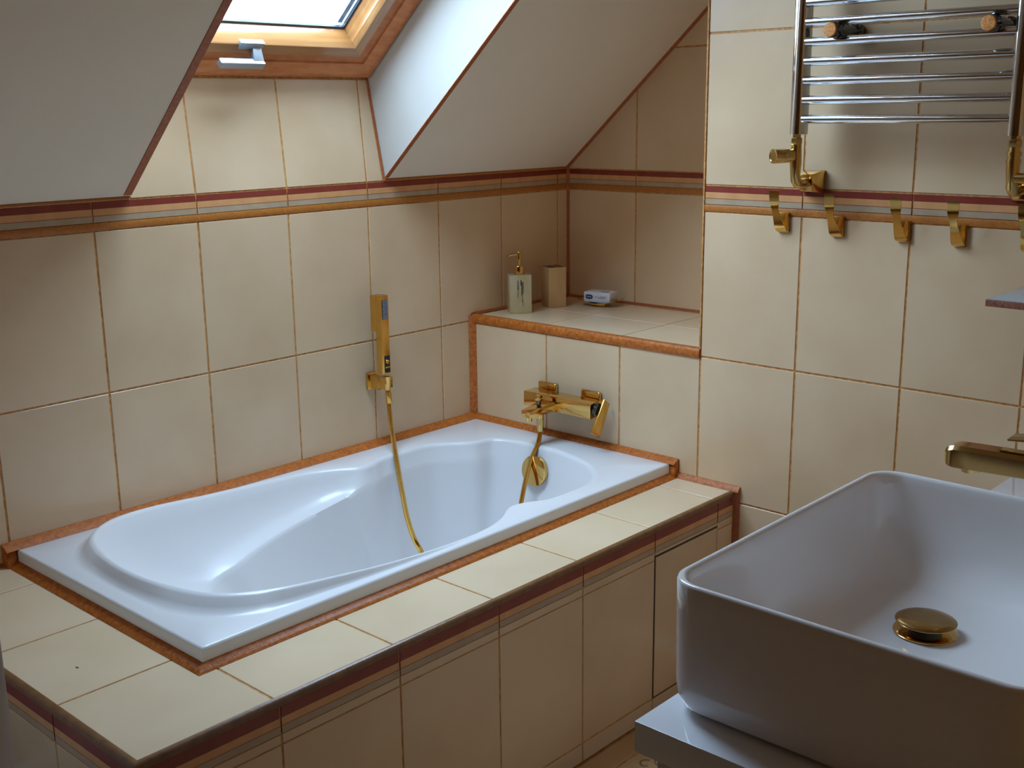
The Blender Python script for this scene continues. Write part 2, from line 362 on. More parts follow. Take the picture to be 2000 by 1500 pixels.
# bead along the ledge front edge, rounded
prof = [Vector((.004, 0, -.022)), Vector((-.003, 0, -.022)), Vector((-.0055, 0, -.016)), Vector((-.0055, 0, -.006)), Vector((-.003, 0, .001)), Vector((.002, 0, .003)), Vector((.012, 0, .0025)), Vector((.014, 0, .0)), Vector((.014, 0, -.006)), Vector((.004, 0, -.008))]
sweep('edge_trim', prof, [(0, -.003, ZL), (0, YN+.001, ZL)], 'copper_trim', lg, sharp=60)
quarter('corner_trim', (0.001, -.001, RIM+.004), (0.001, -.001, ZL-.002), -X, .016, -Y, .016, 'copper_trim', lg)
quarter('back_trim', (.012, -.001, ZL), (ND-.002, -.001, ZL), -Y, .006, Z, .007, 'copper_edge', lg)
quarter('back_trim', (ND-.001, -.006, ZL), (ND-.001, YN+.006, ZL), -X, .006, Z, .007, 'copper_edge', lg)
# sloping ceiling with the roof window opening
def slope_part(pts, parent=None, name='ceiling'):
    k = len(pts); vs = [sl(x, s, 0) for x, s in pts]+[sl(x, s, .03) for x, s in pts]
    return vs, k
ST = (CEIL-.4167)/math.sin(TH)
vs = []; fs = []
for x0, x1, s0, s1 in ((WX0, OX0, 0, ST), (OX1, ND+.03, 0, ST), (OX0, OX1, STOP, ST)):
    b = len(vs); s0b = s0-.05 if s0 == 0 else s0; vs += [sl(x0, s0), sl(x1, s0), sl(x1, s1), sl(x0, s1), sl(x0, s0b, .03), sl(x1, s0b, .03), sl(x1, s1, .03), sl(x0, s1, .03)]
    fs += [tuple(b+i for i in f) for f in BF]
ce = tag(mk('ceiling', vs, fs, 'plaster'), kind='structure')
box('ceiling_flat', (WX0, WY0, CEIL), (ND, slope_y(CEIL)+.02, CEIL+.03), 'plaster', ce)
def strip_on_slope(name, x0, x1, s0, s1, m='copper_edge', t=.0016, parent=None):
    vs = [sl(x0, s0, .001), sl(x1, s0, .001), sl(x1, s1, .001), sl(x0, s1, .001), sl(x0, s0, -t), sl(x1, s0, -t), sl(x1, s1, -t), sl(x0, s1, -t)]
    return mk(name, vs, BF, m, parent, bevel=.0007, seg=1)
strip_on_slope('opening_trim', OX0-.018, OX0+.001, .004, STOP, parent=ce); strip_on_slope('opening_trim', OX1-.001, OX1+.013, .004, STOP, parent=ce)
strip_on_slope('opening_trim', OX0-.018, OX1+.013, STOP, STOP+.018, parent=ce)
# reveal: bottom (tiled), cheeks, head
YR, ZR_, = .0235, .668          # inner top edge of the tiled sill piece
lean = Vector((0, YR, ZR_-.4095)); LL = lean.length; ud = lean.normalized(); nd = Vector((0, -ud.z, ud.y))
RX0, RX1 = -1.115, -.337
def Lx(s): return OX0+(RX0-OX0)*s/LL
def Rx(s): return OX1+(RX1-OX1)*s/LL
o_ = Vector((0, 0, .4095))
rv = prism('wall_reveal', [(OX0-.02, -.01), (OX1+.02, -.01), (RX1+.03, LL+.05), (RX0-.03, LL+.05)], o_-nd*(T+.03), X, ud, nd, .03, 'grout', None, inset=0, round_=0); tag(rv, kind='structure')
xr = [-1.2, -1.1205+0, -.8705, -.6205, -.3705, -.25]
kR = (RX1-OX1)/LL; kL = (RX0-OX0)/LL
tiles(rv, o_-nd*T, X, ud, nd, [-1.21, -1.1205, -.8705, -.6205, -.3705, -.25], [0, LL-.002], clips=[(1, -kR, OX1-.004), (-1, kL, -OX0-.0-.002)])
quarter('corner_trim', Vector((OX1, -.001, .4105)), Vector((RX1, YR, ZR_)), -X, .0055, nd, .0045, 'copper_edge', rv)
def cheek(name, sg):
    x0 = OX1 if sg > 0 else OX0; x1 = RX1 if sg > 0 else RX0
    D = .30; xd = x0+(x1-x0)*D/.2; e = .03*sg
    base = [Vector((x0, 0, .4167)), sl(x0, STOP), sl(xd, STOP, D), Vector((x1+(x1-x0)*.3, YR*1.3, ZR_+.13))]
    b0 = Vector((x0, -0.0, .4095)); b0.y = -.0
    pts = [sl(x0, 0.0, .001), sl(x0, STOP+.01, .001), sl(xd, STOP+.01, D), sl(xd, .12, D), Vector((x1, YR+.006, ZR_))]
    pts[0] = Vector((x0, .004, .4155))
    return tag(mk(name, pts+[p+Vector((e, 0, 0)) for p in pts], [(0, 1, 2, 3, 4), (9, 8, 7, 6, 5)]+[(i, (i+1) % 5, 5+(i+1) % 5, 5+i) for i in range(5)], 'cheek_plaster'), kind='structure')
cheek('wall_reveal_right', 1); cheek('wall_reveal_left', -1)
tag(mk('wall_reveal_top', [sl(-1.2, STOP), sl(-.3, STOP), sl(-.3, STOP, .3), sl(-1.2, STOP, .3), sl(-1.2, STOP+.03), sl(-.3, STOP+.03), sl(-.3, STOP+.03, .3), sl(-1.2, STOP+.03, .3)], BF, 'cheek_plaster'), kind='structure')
# roof window
WS0 = .157; WXR = RX1-.0; WXL = RX0+.0
win = empty('window_1', sl((WXR+WXL)/2, WS0, .2)); tag(win, kind='structure')
def rail_frame(name, xl, xr, s0, s1, wdt, prof, m, parent, only=None):
    """four mitred members; prof = list of (inward offset from the outer edge, depth D)"""
    wn4 = ['bottom_rail', 'side_rail', 'top_rail', 'side_rail']
    cs = lambda a: [(xl+a, s0+a), (xr-a, s0+a), (xr-a, s1-a), (xl+a, s1-a)]
    for side in range(4):
        if only is not None and side % 2 != only: continue
        vs = []; n = len(prof)
        for end in (side, (side+1) % 4):
            for a, d in prof: x, s = cs(a)[end]; vs.append(sl(x, s, d))
        fs = [(i, (i+1) % n, n+(i+1) % n, n+i) for i in range(n)]+[tuple(range(n))[::-1], tuple(range(n, 2*n))]
        mk(name if isinstance(name, str) else name[side], vs, fs, m[side % 2] if isinstance(m, (list, tuple)) else m, parent, smooth=True, sharp=40)
lin = [(0, .205), (0, .198), (.006, .193), (.018, .193), (.034, .197), (.044, .200), (.046, .205), (.050, .207), (.066, .210), (.068, .214), (.068, .262), (0, .262)]
rail_frame('lining_frame', WXL, WXR, WS0, STOP-.02, .068, lin, 'stained_wood', win)
a0 = .078
sash = [(a0, .2575), (a0, .197), (a0+.002, .195), (a0+.029, .195), (a0+.031, .197), (a0+.0335, .208), (a0+.0345, .209), (a0+.0347, .219), (a0+.0362, .221), (a0+.0364, .232), (a0+.0380, .234), (a0+.0400, .250), (a0+.0415, .2575)]
sash2 = [(a0, .2575), (a0, .197), (a0+.002, .195), (a0+.029, .195), (a0+.031, .197), (a0+.0395, .248), (a0+.0400, .250), (a0+.0415, .2575)]
rail_frame('sash_stile', WXL, WXR, WS0-.006, STOP-.02, 0, sash, 'pine_stile', win, only=1)
rail_frame('sash_rail', WXL, WXR, WS0-.006, STOP-.02, 0, sash2, 'pine_rail', win, only=0)
gk = [(a0+.0385, .2465), (a0+.0455, .2465), (a0+.0455, .2530), (a0+.0385, .2530)]
rail_frame('glazing_gasket', WXL, WXR, WS0-.006, STOP-.02, 0, gk, 'gasket', win)
for xs_, sg_ in ((WXR, -1), (WXL, 1)):
    for o1, o2, mm in ((.0455, .0565, 'spacer'), (.0565, .0580, 'gasket')):
        xa_, xb_ = sorted((xs_+sg_*(a0+o1), xs_+sg_*(a0+o2)))
        mk('glazing_spacer', [sl(xa_, WS0+a0+.042, .2578), sl(xb_, WS0+a0+.042, .2578), sl(xb_, STOP-a0-.05, .2578), sl(xa_, STOP-a0-.05, .2578), sl(xa_, WS0+a0+.042, .2605), sl(xb_, WS0+a0+.042, .2605), sl(xb_, STOP-a0-.05, .2605), sl(xa_, STOP-a0-.05, .2605)], BF, mm, win)
g0 = a0+.040
gvs = lambda d: [sl(WXL+g0, WS0+g0, d), sl(WXR-g0, WS0+g0, d), sl(WXR-g0, STOP-.02-g0, d), sl(WXL+g0, STOP-.02-g0, d)]
mk('window_pane', gvs(.2535)+gvs(.2575), BF, 'window_glass', win)
# handle of the roof window


def srot(x0, x1, s0, s1, d0, d1): return [sl(x0, s0, d0), sl(x1, s0, d0), sl(x1, s1, d0), sl(x0, s1, d0), sl(x0, s0, d1), sl(x1, s0, d1), sl(x1, s1, d1), sl(x0, s1, d1)]
hp = mk('handle_plate', srot(-.775, -.712, .2470, .2665, .2025, .190), BF, 'aluminium', win, bevel=.002)
mk('handle_neck', [sl(-.738, .236, .196), sl(-.716, .236, .196), sl(-.716, .256, .196), sl(-.738, .256, .196), sl(-.744, .222, .166), sl(-.716, .222, .166), sl(-.716, .240, .162), sl(-.744, .240, .162)], BF, 'aluminium', hp, bevel=.002)
mk('handle_grip', srot(-.830, -.7145, .2220, .2400, .172, .155), BF, 'aluminium', hp, bevel=.0035, seg=3)
# remaining walls (behind and beside the camera) and the floor
tag(box('wall_back', (WX0-.03, WY0-.03, FLOOR), (CX+.02, WY0, CEIL+.02), 'room_paint'), kind='structure')
tag(box('wall_vanity', (CX, WY0, FLOOR), (T, CY, CEIL), 'room_paint'), kind='structure')
tag(box('wall_front', (WX0-.03, WY0, FLOOR), (WX0, .03, CEIL), 'room_paint'), kind='structure')
fl = tag(box('floor', (WX0, WY0, FLOOR-.05), (T, T, FLOOR-.004), 'grout'), kind='structure')
xf = [WX0+.05+.33*i for i in range(10)]+[-.004]; xf = [x for x in xf if x < -.03]+[-.004]
yf = [-.95-.33*i for i in range(7)][::-1]+[YD-.002]; 
tiles(fl, (0, 0, FLOOR-.004), X, Y, Z, xf, yf, 'floor_tile', clips=[])
tiles(fl, (0, 0, FLOOR-.004), X, Y, Z, [WX0+.05, -3.0, -2.67, -2.34, -2.01, XDL-.004], [YD-.0, -.55, -.22, -.006], 'floor_tile')
# ------------------------------------------------------------------ tiled bath surround
su = empty('bath_surround', (-.8, YD, FLOOR), 'cream tiled surround around the bathtub with striped band and brown edging', 'bath surround')
mk('surround_body', [(XDL+T, -T, FLOOR), (-T, -T, FLOOR), (-T, YD+T, FLOOR), (XDL+T, YD+T, FLOOR), (XDL+T, -T, ZD-T), (TX1+.03, -T, ZD-T), (TX1+.03, TY1+.03, ZD-T), (-T, TY1+.03, ZD-T), (-T, YD+T, ZD-T), (XDL+T, YD+T, ZD-T), (TX1+.03, TY1+.03, FLOOR), (TX1+.03, -T, FLOOR), (-T, TY1+.03, FLOOR)],
   [(4, 5, 6, 7, 8, 9), (0, 11, 10, 12, 2, 3)[::-1], (3, 2, 8, 9), (0, 3, 9, 4), (5, 6, 10, 11), (6, 7, 12, 10), (7, 8, 2, 12), (0, 4, 5, 11)], 'grout', su)
xt = [XDL+.010]+[-.0883-(5-k)*.2526 for k in range(6)]+[-.010]
IN = -.7215; XI = TX1-.0195; yo = YD+.009
for i in range(len(xt)-1):
    if i == 0:
        p = [(xt[0], yo), (xt[1]-G, yo), (xt[1]-G, IN), (XI, IN), (XI, -.636-G), (xt[0], -.636-G)]
    else: p = [(xt[i]+G, yo), (xt[i+1]-G, yo), (xt[i+1]-G, IN), (xt[i]+G, IN)]
    prism('deck_tile', p, (0, 0, ZD-T), X, Y, Z, T, 'deck_tile', su, back=.0008)
for y0, y1 in ((-.636, -.386), (-.386, -.136), (-.136, -.004)):
    prism('deck_tile', [(xt[0], y0+G), (XI, y0+G), (XI, y1-G), (xt[0], y1-G)], (0, 0, ZD-T), X, Y, Z, T, 'deck_tile', su, back=.0008)
# a tiny dark speck on the deck is a chip in the glaze
# front face
xa = [XDL+.004]+[-.0788-.2535*(5-k) for k in range(6)]+[-.012]
for i in range(len(xa)-1):
    listello(su, (0, YD+T, 0), X, -Y, xa[i], xa[i+1], -.3755, -.329, lay=(0, .0125, .0137, .0275, .0475))
    prism('apron_tile', [(xa[i]+G*.8, -.7335+G), (xa[i+1]-G*.8, -.7335+G), (xa[i+1]-G*.8, -.386-.010), (xa[i]+G*.8, -.386-.010)], (0, YD+T, 0), X, Z, -Y, T, 'tile', su, back=.0008) if i != 5 else None
    prism('apron_tile', [(xa[i]+G*.8, -.3935), (xa[i+1]-G*.8, -.3935), (xa[i+1]-G*.8, -.3775), (xa[i]+G*.8, -.3775)], (0, YD+T, 0), X, Z, -Y, T, 'tile', su, back=.002, inset=.0007, round_=.0007) if i != 5 else prism('apron_tile', [(xa[i]+G*.8, -.3835), (xa[i+1]-G*.8, -.3835), (xa[i+1]-G*.8, -.3775), (xa[i]+G*.8, -.3775)], (0, YD+T, 0), X, Z, -Y, T, 'tile', su, back=.002, inset=.0006, round_=.0006)
    prism('plinth_tile', [(xa[i]+G*.8, FLOOR+.001), (xa[i+1]-G*.8, FLOOR+.001), (xa[i+1]-G*.8, -.7335-G), (xa[i]+G*.8, -.7335-G)], (0, YD+T, 0), X, Z, -Y, T, 'tile', su, back=.0008)
pa = prism('access_panel', [(xa[5]+.0035, -.730), (xa[6]-.0025, -.730), (xa[6]-.0025, -.3885), (xa[5]+.0035, -.3885)], (0, YD+T, 0), X, Z, -Y, T+.001, 'tile', su, back=.0008); tag(pa, 'removable tile with a dark gap around it')
box('panel_gap_shade', (xa[5]+.001, YD+T-.0012, -.7335), (xa[6]-.0005, YD+T+.002, -.3845), 'black', su)  # black slab behind the panel paints the shade in its gap
# left end face
ya = [YD+.004, -.636, -.386, -.136, -.004]
for i in range(4):
    listello(su, (XDL+T, 0, 0), Y, -X, ya[i], ya[i+1], -.3755, -.329, lay=(0, .0125, .0137, .0275, .0475))
    prism('apron_tile', [(ya[i]+G, -.7335+G), (ya[i+1]-G, -.7335+G), (ya[i+1]-G, -.379), (ya[i]+G, -.379)], (XDL+T, 0, 0), Y, Z, -X, T, 'tile', su, back=.0008)
    prism('plinth_tile', [(ya[i]+G, FLOOR+.001), (ya[i+1]-G, FLOOR+.001), (ya[i+1]-G, -.7335-G), (ya[i]+G, -.7335-G)], (XDL+T, 0, 0), Y, Z, -X, T, 'tile', su, back=.0008)
# rounded brown nosing along the deck edge
NP = [(-.010, 0), (-.009, .0012), (-.003, .0008), (.0005, -.002), (.0015, -.006), (.0012, -.0115), (-.004, -.0125), (-.012, -.006)]
bead('nosing_trim', [(-.004, YD, ZD), (XDL, YD, ZD), (XDL, -.004, ZD)], [(0, -1, 0), (-1, -1, 0), (-1, 0, 0)], 1, 'dark_edge', su, pts=NP)
# copper beads round the tub
bead('tub_trim', [(TX1-.022, -.0005, RIM-.001), (-.0005, -.0005, RIM-.001), (-.0005, TY1-.014, RIM-.001)], [(0, -.0268, 0), (-.0200, -.0268, 0), (-.0200, 0, 0)], .0125, 'copper_trim', su, .15)
bead('tub_trim', [(-.001, TY1, ZD), (TX1, TY1, ZD), (TX1, -.001, ZD)], [(0, -.0185, 0), (-.0195, -.0185, 0), (-.0195, 0, 0)], .011, 'copper_trim', su, .4)
quarter('tub_trim', (-.0005, TY1+.002, ZD), (-.0005, TY1-.0155, ZD), -X, .0195, Z, .047, 'copper_trim', su, .9)
quarter('tub_trim', (TX1-.001, -.0005, ZD), (TX1-.0225, -.0005, ZD), -Y, .0265, Z, .047, 'copper_trim', su, .9)
quarter('deck_trim', (-.0005, TY1-.016, ZD), (-.0005, YD-.012, ZD), -X, .012, Z, .013, 'copper_trim', su, .3)
quarter('deck_trim', (XDL, -.0005, ZD), (TX1-.02, -.0005, ZD), -Y, .005, Z, .005, 'copper_trim', su, .3)
quarter('deck_trim', (-.0005, YD+.001, FLOOR), (-.0005, YD+.001, ZD+.001), -X, .009, -Y, .013, 'copper_edge', su, .3)
box('glaze_chip', (-1.508, -.5435, ZD-.0002), (-1.5045, -.5365, ZD+.0004), 'ink', su)
# ------------------------------------------------------------------ bathtub
CR = [(-1.312, -.365, .030), (-1.300, -.250, .030), (-1.265, -.150, .030), (-1.190, -.082, .028), (-1.080, -.056, .022), (-.930, -.048, .010), (-.780, -.048, .003), (-.660, -.060, 0), (-.590, -.090, 0), (-.540, -.124, 0), (-.500, -.122, 0), (-.455, -.108, 0), (-.380, -.104, 0), (-.300, -.108, 0), (-.245, -.140, 0), (-.190, -.186, 0), (-.135, -.205, 0), (-.108, -.265, 0), (-.102, -.345, 0), (-.108, -.430, 0), (-.145, -.545, 0), (-.195, -.610, 0), (-.260, -.646, 0), (-.34, -.655, 0), (-.42, -.650, 0), (-.465, -.628, 0), (-.510, -.620, 0), (-.560, -.648, 0), (-.640, -.674, 0), (-.760, -.684, .003), (-.92, -.680, .010), (-1.06, -.666, .020), (-1.18, -.643, .028), (-1.262, -.585, .030), (-1.300, -.480, .030)]
HB = [(-1.10, -.365, .165), (-1.088, -.285, .162), (-1.045, -.205, .158), (-1.0, -.166, .152), (-.935, -.158, .136), (-.84, -.138, .114), (-.74, -.129, .095), (-.655, -.134, .078), (-.595, -.147, .060)]
RG = HB+[(-.550, -.150, .045), (-.505, -.146, .045), (-.458, -.132, .045), (-.382, -.126, .045), (-.302, -.130, .045), (-.255, -.160, .045), (-.203, -.204, .045), (-.150, -.222, .045), (-.124, -.27, .045), (-.119, -.345, .045), (-.124, -.427, .045), (-.16, -.533, .045), (-.208, -.592, .045), (-.268, -.626, .045), (-.342, -.632, .045), (-.42, -.627, .045), (-.468, -.605, .045), (-.512, -.592, .045)]+[(x, -.73-y, d) for x, y, d in HB[:0:-1]]
def make_tub():
    per = 8; cr = catmull(CR, per, True); rg = catmull(RG, per, True); n = len(cr)
    bt = [Vector((-.80+(p.x+1.11)/.991*.60, -.365+(p.y+.365)*(.80 if p.x > -.6 else .86), 0)) for p in rg]
    def rect(ins):
        x0, x1, y0, y1 = TX1+ins, TX0-ins, TY1+ins, TY0-ins; out = []
        for p in cr:
            c = Vector((min(max(p.x, -1.05), -.36), -.3646)); d = Vector((p.x-c.x, p.y-c.y))
            t = 1e9
            if d.x > 1e-9: t = min(t, (x1-c.x)/d.x)
            if d.x < -1e-9: t = min(t, (x0-c.x)/d.x)
            if d.y > 1e-9: t = min(t, (y1-c.y)/d.y)
            if d.y < -1e-9: t = min(t, (y0-c.y)/d.y)
            out.append(Vector((c.x+d.x*t, c.y+d.y*t, 0)))
        for q in ((x0, y0), (x0, y1), (x1, y0), (x1, y1)):
            k = min(range(n), key=lambda i: (out[i].x-q[0])**2+(out[i].y-q[1])**2); out[k] = Vector((*q, 0))
        return out
    rings = []
    def add(pts, zs): rings.append([Vector((p.x, p.y, z)) for p, z in zip(pts, zs)])
    R0 = rect(0); add(R0, [ZD+.001]*n); add(rect(.0), [RIM-.005]*n); add(rect(.0015), [RIM-.0015]*n); add(rect(.005), [RIM]*n)
    cxy = [Vector((p.x, p.y, 0)) for p in cr]
    def outward(i):
        t = cxy[(i+1) % n]-cxy[i-1]; t.normalize(); return Vector((-t.y, t.x, 0))
    sgn = 1 if (cxy[0]+outward(0)*.01).x < cxy[0].x else -1
    nrm = [outward(i)*sgn for i in range(n)]
    r5 = rect(.005)
    base = []
    for i in range(n):
        want = .012+cr[i].z*.9; gap = (r5[i]-cxy[i]).length
        base.append(cxy[i]+(nrm[i]*want if gap > want*1.8 else (r5[i]-cxy[i])*.5))
    for t, k in ((0, 0), (.3, .10), (.55, .40), (.8, .82), (1, 1)):
        add([base[i].lerp(cxy[i], t) for i in range(n)], [RIM+cr[i].z*k for i in range(n)])
    crest_in = [cxy[i]-nrm[i]*.010 for i in range(n)]
    add([cxy[i]-nrm[i]*.005 for i in range(n)], [RIM+cr[i].z-.0015 for i in range(n)])
    add(crest_in, [RIM+cr[i].z-.007 for i in range(n)])
    zg = [RIM-p.z for p in rg]; gxy = [Vector((p.x, p.y, 0)) for p in rg]
    for t, k in ((.08, .22), (.16, .40), (.28, .60), (.42, .76), (.6, .88), (.78, .95), (.92, .985), (1, 1)):
        wf = [min(1, max(0, (.062-p.z)/.014)) for p in rg]
        kk = [k*(1-q)+(t**.85)*q for q in wf]
        add([crest_in[i].lerp(gxy[i], t) for i in range(n)], [(RIM+cr[i].z-.007)*(1-kk[i])+zg[i]*kk[i] for i in range(n)])
    zb = RIM-.39
    for t, k in ((.03, .03), (.08, .11), (.16, .22), (.32, .41), (.55, .66), (.75, .84), (.88, .93), (.95, .975), (1.02, .997), (1.10, 1)):
        add([gxy[i].lerp(bt[i], t) for i in range(n)], [zg[i]*(1-k)+zb*k for i in range(n)])
    last = rings[-1]; cen = [Vector((min(max(p.x, -.62), -.34), -.365, 0)) for p in last]
    for t in (.35, .7, 1): add([last[i].lerp(cen[i], t) for i in range(n)], [zb-.004*t]*n)
    vs = [v for r in rings for v in r]; fs = []
    for a in range(len(rings)-1):
        for i in range(n): j = (i+1) % n; fs.append((a*n+i, a*n+j, (a+1)*n+j, (a+1)*n+i))
    tb = empty('bathtub', (-.69, -.365, ZD), 'white acrylic bathtub with a raised rounded headrest end, set in the tiled surround', 'bathtub')
    ob = mk('tub_shell', vs, fs, 'acrylic', tb, smooth=True, sharp=70)
    bm = bmesh.new(); bm.from_mesh(ob.data); bmesh.ops.remove_doubles(bm, verts=bm.verts, dist=1e-5); bmesh.ops.recalc_face_normals(bm, faces=bm.faces)
    up = sum(f.normal.z*f.calc_area() for f in bm.faces)
    if up < 0: bmesh.ops.reverse_faces(bm, faces=bm.faces)
    bm.to_mesh(ob.data); bm.free()
    dr = lathe('waste_cover', [(0, .034), (.003, .034), (.005, .030), (.006, .02), (.0062, .001)], (-.30, -.365, zb-.001), Z, 'gold', tb)
    ax = Vector((-1, 0, .14)).normalized()
    ov = lathe('overflow_knob', [(0, .028), (.004, .036), (.006, .040), (.017, .0415), (.0195, .0405), (.0205, .038), (.0212, .001)], Vector((-.118, -.352, -.347)), ax, 'gold', tb, n=40)
    return tb
make_tub()
# ------------------------------------------------------------------ bath tap, shower handset, hose
tp = empty('bath_tap', (0, -.367, -.19), 'square gold bath mixer tap on the tiled ledge wall above the tub', 'tap')
for y in (-.292, -.442):
    box('wall_plate', (-.012, y-.0315, -.190), (-.0005, y+.0315, -.1355), 'gold', tp, bevel=.004, seg=3)
    lathe('union_nut', [(0, .012), (.012, .012)], (-.018, y, -.170), X, 'gold', tp, n=6)
bd = box('tap_body', (-.068, -.488, -.1935), (-.018, -.258, -.1525), 'gold', tp, bevel=.0015)
mk('spout', [(-.150, -.3535, -.1985), (-.150, -.3235, -.1985), (-.060, -.322, -.191), (-.060, -.370, -.191), (-.150, -.3535, -.1795), (-.150, -.3235, -.1795), (-.060, -.322, -.1665), (-.060, -.370, -.1665)], BF, 'gold', tp, bevel=.001)
lathe('aerator', [(0, .0095), (.012, .0105)], (-.138, -.338, -.2095), Z, 'gold', tp, n=18)
lathe('diverter_stem', [(0, .006), (.018, .006)], (-.100, -.340, -.176), Z, 'dark_chrome', tp, n=14)
box('diverter_knob', (-.107, -.3475, -.1605), (-.093, -.3325, -.1455), 'gold', tp, bevel=.001)
lathe('hose_outlet', [(0, .0085), (.018, .0115)], (-.100, -.3447, -.212), Z, 'gold', tp, n=16)
lathe('cartridge', [(0, .0185), (.012, .0185)], (-.045, -.501, -.172), Y, 'dark_chrome', tp, n=24)
lv = [(-.0275, -.147), (-.004, -.163), (-.0455, -.247), (-.0775, -.226)]
mk('lever', [(a-.006, -.5005, b+.003) for a, b in lv]+[(a-.006, -.5075, b+.003) for a, b in lv], [(3, 2, 1, 0), (4, 5, 6, 7)]+[(i, (i+1) % 4, 4+(i+1) % 4, 4+i) for i in range(4)], 'satin_gold', tp, bevel=.0012)
sh = empty('shower_handset', (-.384, -.06, -.075), 'gold rectangular hand shower standing upright in its wall bracket', 'hand shower')
hx0, hx1 = -.4005, -.3715
mk('handset_body', boxv((hx0+.001, -.066, -.078), (hx1, -.045, .1275)), BF, 'satin_gold', sh, bevel=.0015)
box('handset_head', (hx0+.0005, -.050, .033), (hx1-.001, -.027, .1265), 'satin_gold', sh, bevel=.0015)
nf = box('spray_face', (hx0+.007, -.0672, .066), (hx1-.004, -.0655, .1155), 'black', sh)
for i in range(5):
    for j in range(13): 
        if (i, j) == (0, 0): o0 = lathe('nozzle', [(0, .0013), (.0012, .0008)], (hx0+.0095+i*.0034, -.0671, .0685+j*.0037), -Y, 'nozzle', nf, n=6)
        else:
            c = o0.copy(); C.objects.link(c); c.location = o0.location+Vector((i*.0034, 0, j*.0037))
box('recess_reflection', (hx0+.009, -.0668, -.0745), (hx1-.002, -.0650, -.0305), 'black', sh)  # black plate paints in a dark reflection at the lower end
lathe('button', [(0, .006), (.003, .005), (.0036, .001)], ((hx0+hx1)/2+.003, -.0668, -.046), -Y, 'gold', sh, n=18)
box('button_lip', (hx0+.010, -.0690, -.0625), (hx1-.003, -.0665, -.0585), 'satin_gold', sh, bevel=.0006)
br = empty('shower_bracket', (-.385, 0, -.105), 'gold square wall bracket holding up the hand shower above the bathtub', 'bracket')
box('wall_plate', (-.402, -.008, -.127), (-.370, -.0005, -.083), 'satin_gold', br, bevel=.001)
box('arm', (-.398, -.046, -.123), (-.376, -.006, -.088), 'satin_gold', br, bevel=.001)
box('clamp', (-.397, -.072, -.119), (-.371, -.040, -.0865), 'gold', br, bevel=.002)
lathe('socket', [(0, .0085), (.036, .0115), (.037, .009)], (-.3845, -.0655, -.121), Z, 'gold', br, n=20)
# hose: from under the tap, through the tub, up to the handset
hp_ = [(-.100, -.3447, -.210), (-.100, -.3447, -.228), (-.100, -.3447, -.244), (-.108, -.3435, -.277), (-.136, -.343, -.315), (-.162, -.349, -.356), (-.188, -.354, -.418), (-.215, -.36, -.49), (-.255, -.37, -.58), (-.31, -.385, -.645), (-.38, -.40, -.6635), (-.46, -.415, -.655), (-.515, -.41, -.60), (-.532, -.375, -.53), (-.516, -.322, -.470), (-.496, -.272, -.448), (-.471, -.222, -.413), (-.441, -.172, -.364), (-.415, -.126, -.297), (-.396, -.088, -.211), (-.387, -.072, -.155), (-.3845, -.0665, -.119)]
def fixpath():
    """put the two visible ends of the hose where the camera sees them: tap end and handset end"""
    return hp_
HC = catmull(fixpath(), 10)
def corrugated(pts):
    L = [0]
    for i in range(1, len(pts)): L.append(L[-1]+(pts[i]-pts[i-1]).length)
    st = .0022; n = int(L[-1]/st*2); out = []; rad = []; k = 0
    for i in range(n+1):
        s = L[-1]*i/n
        while k < len(L)-2 and L[k+1] < s: k += 1
        t = (s-L[k])/max(1e-9, L[k+1]-L[k]); out.append(pts[k].lerp(pts[k+1], t)); rad.append(.0068 if i % 2 else .0058)
    return out, rad
pp, rr = corrugated(HC)
hs = empty('shower_hose', (-.3, -.3, -.66), 'gold ribbed shower hose drooping into the tub between bath mixer and hand shower', 'hose')
tube('hose_tube', pp, .006, 'satin_gold', hs, n=10, rad=rr)
lathe('hose_nut', [(0, .0085), (.004, .0095), (.030, .0078), (.031, .0068)][::-1] if False else [(0, .0068), (.003, .0080), (.026, .0095), (.034, .0095)], (-.100, -.3447, -.244), Vector((0, 0, 1)), 'brass', hs, n=10)
lathe('hose_nut', [(0, .0068), (.002, .008), (.03, .0085)], (-.3875, -.0735, -.156), Vector((.08, .19, 1)), 'satin_gold', hs, n=14)
# ------------------------------------------------------------------ things on the ledge
def rotated_box(name, c, wx, wy, z0, z1, ang, m, parent, bevel=.002, taper=1., **k):
    ca, sa = math.cos(ang), math.sin(ang); vs = []
    for z, t in ((z0, 1), (z1, taper)):
        for a, b in ((-1, -1), (1, -1), (1, 1), (-1, 1)):
            x, y = a*wx/2*t, b*wy/2*t; vs.append((c[0]+ca*x-sa*y, c[1]+sa*x+ca*y, z))
    return mk(name, vs, BF, m, parent, bevel=bevel, **k)
a1 = math.radians(-38); c1 = (.118, -.077)
dp = empty('soap_dispenser', (c1[0], c1[1], ZL), 'beige stone-look square soap dispenser with a gold pump on the tiled ledge', 'soap dispenser')
rotated_box('bottle', c1, .064, .052, ZL, ZL+.110, a1, 'gold_stone', dp, bevel=.003)
def onface(u, z, dx, dz, name='marking'):   # dark printed strokes on the front face of the bottle
    ca, sa = math.cos(a1), math.sin(a1); f = -.0262; vs = []
    for s, zz in ((u-dx, z-dz), (u+dx, z-dz), (u+dx*.7, z+dz), (u-dx*.7, z+dz)):
        for e in (0, .0006): vs.append((c1[0]+ca*s-sa*(f-e), c1[1]+sa*s+ca*(f-e), ZL+zz))
    return mk(name, vs, [(0, 2, 4, 6), (7, 5, 3, 1), (0, 1, 3, 2), (2, 3, 5, 4), (4, 5, 7, 6), (6, 7, 1, 0)], 'ink', dp)
